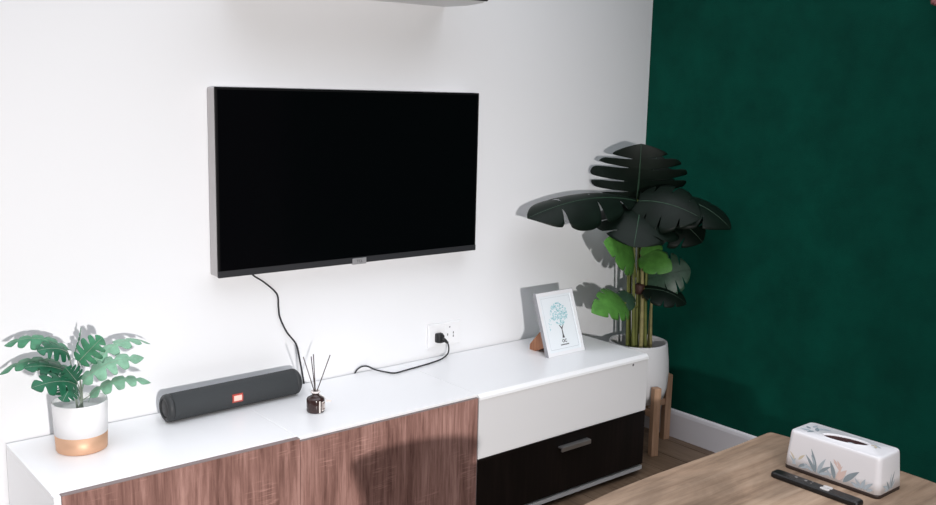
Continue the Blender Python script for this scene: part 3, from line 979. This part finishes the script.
R = math.radians
i = 0
for args in [('left', 0.10, 0.012, -35, .034, .006, M_P2), ('left', 0.12, 0.030, 35, .026, .007, M_P4), ('left', 0.08, 0.025, -30, .028, .005, M_P4),
             ('left', 0.13, 0.011, 50, .030, .008, M_P1), ('left', 0.06, 0.012, 10, .022, .006, M_P2), ('left', .16, .012, 70, .022, .006, M_P2),
             ('left', 0.33, 0.011, -30, .052, .009, M_P1), ('left', 0.34, 0.011, -10, .064, .010, M_P1), ('left', 0.36, 0.011, 14, .050, .010, M_P2),
             ('left', 0.37, 0.011, 40, .046, .009, M_P1), ('left', 0.38, 0.011, 66, .040, .009, M_P2), ('left', 0.31, 0.011, -58, .036, .008, M_P2),
             ('left', 0.32, 0.030, -20, .030, .006, M_P2),
             ('left', 0.56, 0.011, -12, .048, .012, M_P1), ('left', 0.58, 0.011, 10, .045, .006, M_P3), ('left', 0.60, 0.012, 24, .040, .016, M_P3),
             ('left', 0.64, 0.030, -38, .040, .004, M_P3), ('left', 0.62, 0.040, -20, .026, .009, M_P3), ('left', 0.57, 0.050, -30, .018, .006, M_P3),
             ('left', 0.66, 0.011, 36, .058, .015, M_P1), ('left', 0.52, 0.011, -30, .030, .006, M_P2),
             ('left', 0.86, 0.010, -30, .030, .008, M_P2), ('left', 0.87, 0.010, 5, .030, .010, M_P2), ('left', 0.89, 0.010, 35, .034, .010, M_P2),
             ('left', 0.84, 0.010, -60, .026, .009, M_P2), ('left', 0.92, 0.010, 60, .020, .007, M_P2),
             ('near', 0.42, 0.010, -20, .030, .007, M_P1), ('near', 0.46, 0.010, 2, .042, .006, M_P2), ('near', 0.50, 0.010, 16, .050, .006, M_P1),
             ('near', 0.40, 0.012, -55, .034, .009, M_P2), ('near', 0.52, 0.010, 34, .030, .006, M_P2), ('near', 0.38, 0.011, -78, .022, .006, M_P2),
             ('top', 0.30, 0.86, 0, .030, .012, M_P2), ('top', 0.40, 0.80, 50, .032, .012, M_P1), ('top', 0.50, 0.84, 110, .030, .012, M_P2),
             ('top', 0.35, 0.83, -60, .024, .010, M_P1), ('top', 0.60, 0.90, 80, .024, .010, M_P2), ('top', 0.45, 0.90, 20, .02, .01, M_P1), ('top', 0.66, 0.82, 150, .028, .010, M_P2),
             ('top', 0.50, 0.14, 60, .026, .008, M_P4), ('top', 0.60, 0.10, 20, .030, .006, M_P2), ('top', 0.70, 0.16, -30, .028, .006, M_P4),
             ('top', 0.30, 0.42, 160, .018, .007, M_P2)]:
    i += 1
    blade(args[0], args[1], args[2], R(args[3]), args[4], args[5], args[6], i % 7)
b.build('cover', tb)
q = MB()
q.loft([ell(0.0216, 0.0592, ZT + hz - 0.0025), ell(0.0216, 0.0592, ZT + hz - 0.014)], M_TOPEN, cap0=False, cap1=True)
q.build('slot_lining', tb)

# remote control
rc = thing('remote_control', (1.325, -1.375, ZT), 'slim black remote control lying in front of the white tissue box', 'remote control')
rx0, rx1, ry0, ry1 = 1.299, 1.336, -1.506, -1.256
rcx, rcy, rhx, rhy = (rx0 + rx1) / 2, (ry0 + ry1) / 2, (rx1 - rx0) / 2, (ry1 - ry0) / 2
MB().loft([[V((x, y, z)) for x, y in rrect(rcx, rcy, rhx - g, rhy - g, 0.009)] for g, z in
           ((0.003, ZT), (0.0005, ZT + 0.003), (0, ZT + 0.008), (0.0008, ZT + 0.0125), (0.004, ZT + 0.0155))], M_REMOTE, smooth=False).build('body', rc)
zb = ZT + 0.0150
for (bx, by, r) in ((1.321, -1.322, .0040), (1.321, -1.350, .0044), (1.315, -1.368, .0022), (1.327, -1.366, .0022)):
    MB().lathe((bx, by, zb), [(r, 0), (r, 0.0012), (r * .8, 0.0018)], M_BTN, 16).build('button', rc)
for bx in (1.3110, 1.3265):
    MB().loft([[V((x, y, z)) for x, y in rrect(bx, -1.410, 0.0066, 0.0125, 0.0055, 5)] for z in (zb, zb + 0.0022)], M_BTNW, smooth=False).build('rocker_button', rc)

# ------------------------------------------------------------------ air conditioner high on the white wall
ac = thing('air_conditioner', (0.72, 0, 1.684), 'white air conditioner on the wall above the television, only its underside in view', 'air conditioner')
AX0, AX1, AZ = 0.33, 1.140, 1.685
prof = [(0, AZ), (-0.12, AZ - 0.002), (-0.200, AZ + 0.002), (-0.238, AZ + 0.020), (-0.250, AZ + 0.075), (-0.245, AZ + 0.250), (-0.185, AZ + 0.285), (0, AZ + 0.285)]
MB().loft([[V((AX0, y, z)) for y, z in prof], [V((AX1, y, z)) for y, z in prof]], M_AC, smooth=False).build('casing', ac)
prof = [(-0.214, AZ + 0.010), (-0.240, AZ + 0.030), (-0.246, AZ + 0.027), (-0.219, AZ + 0.006)]
MB().loft([[V((AX0 + 0.02, y, z)) for y, z in prof], [V((AX1 + 0.002, y, z)) for y, z in prof]], M_ACD, smooth=False).build('louvre', ac)

# ------------------------------------------------------------------ flower spray on the green wall
fs_ = thing('flower_decoration', (XG, -1.16, 1.74), 'dusty rose and cream flower spray on the green wall at the top right corner', 'decoration')
MB().lathe((XG - 0.0, -1.16, 1.74), [(0.012, -0.02), (0.012, 0.0)], M_LEAF_DK, 16, axis='x').build('hook', fs_)
FC = V((XG - 0.055, -1.187, 1.727))


def flower(c, r, m, sd):
    rn = random.Random(sd)
    b = MB()
    for k in range(9):
        a = 2 * math.pi * k / 9 + rn.uniform(-.2, .2)
        d = V((-0.55, math.cos(a), math.sin(a))).normalized()
        side = d.cross(V((1, 0, 0))).normalized()
        vs_, n = [], 6
        for q in range(n + 1):
            t = q / n
            for e in (-1, 0, 1):
                w = r * 0.42 * math.sin(math.pi * (0.12 + 0.80 * t))
                vs_.append(c + d * (r * t) + side * (w * e) + V((-1, 0, 0)) * (0.25 * r * math.sin(2.4 * t) - 0.12 * r * abs(e)))
        b.add(vs_, [[q * 3 + e, q * 3 + e + 1, q * 3 + e + 4, q * 3 + e + 3] for q in range(n) for e in (0, 1)], m, True)
    b.lathe(c + V((-0.004, 0, 0)), [(r * .25, 0), (r * .2, -r * .2), (0.001, -r * .3)], m, 12, axis='x')
    o = b.build('bloom', fs_)
    mo = o.modifiers.new('thickness', 'SOLIDIFY')
    mo.thickness = 0.001


flower(FC, 0.035, M_PETAL, 1)
flower(FC + V((0.01, -0.012, -0.040)), 0.014, M_PETALW, 2)
flower(FC + V((0.01, -0.075, 0.02)), 0.030, M_PETALW, 3)
for dy, dz, l_ in ((0.01, 0.03, .10), (-0.015, -0.05, .05), (-0.06, 0.05, .11), (-0.07, -0.03, .08), (0.035, 0.03, 0.06)):
    d = V((0.0, dy, dz)).normalized()
    lf = leaf('leaf', FC + V((0.025, 0, 0)), FC + V((0.010, 0, 0)) + d * l_, (-1, 0, 0.1), l_ * 0.42, M_LEAF_DK, fs_, arch=0.08, lobes=2, depth=0.1, seed=int(l_ * 900))
MB().tube([(XG - 0.002, -1.16, 1.74), FC], 0.004, M_STEM, 8).build('stalk', fs_)

for o in list(bpy.data.objects):
    if '_base' in o:
        del o['_base']
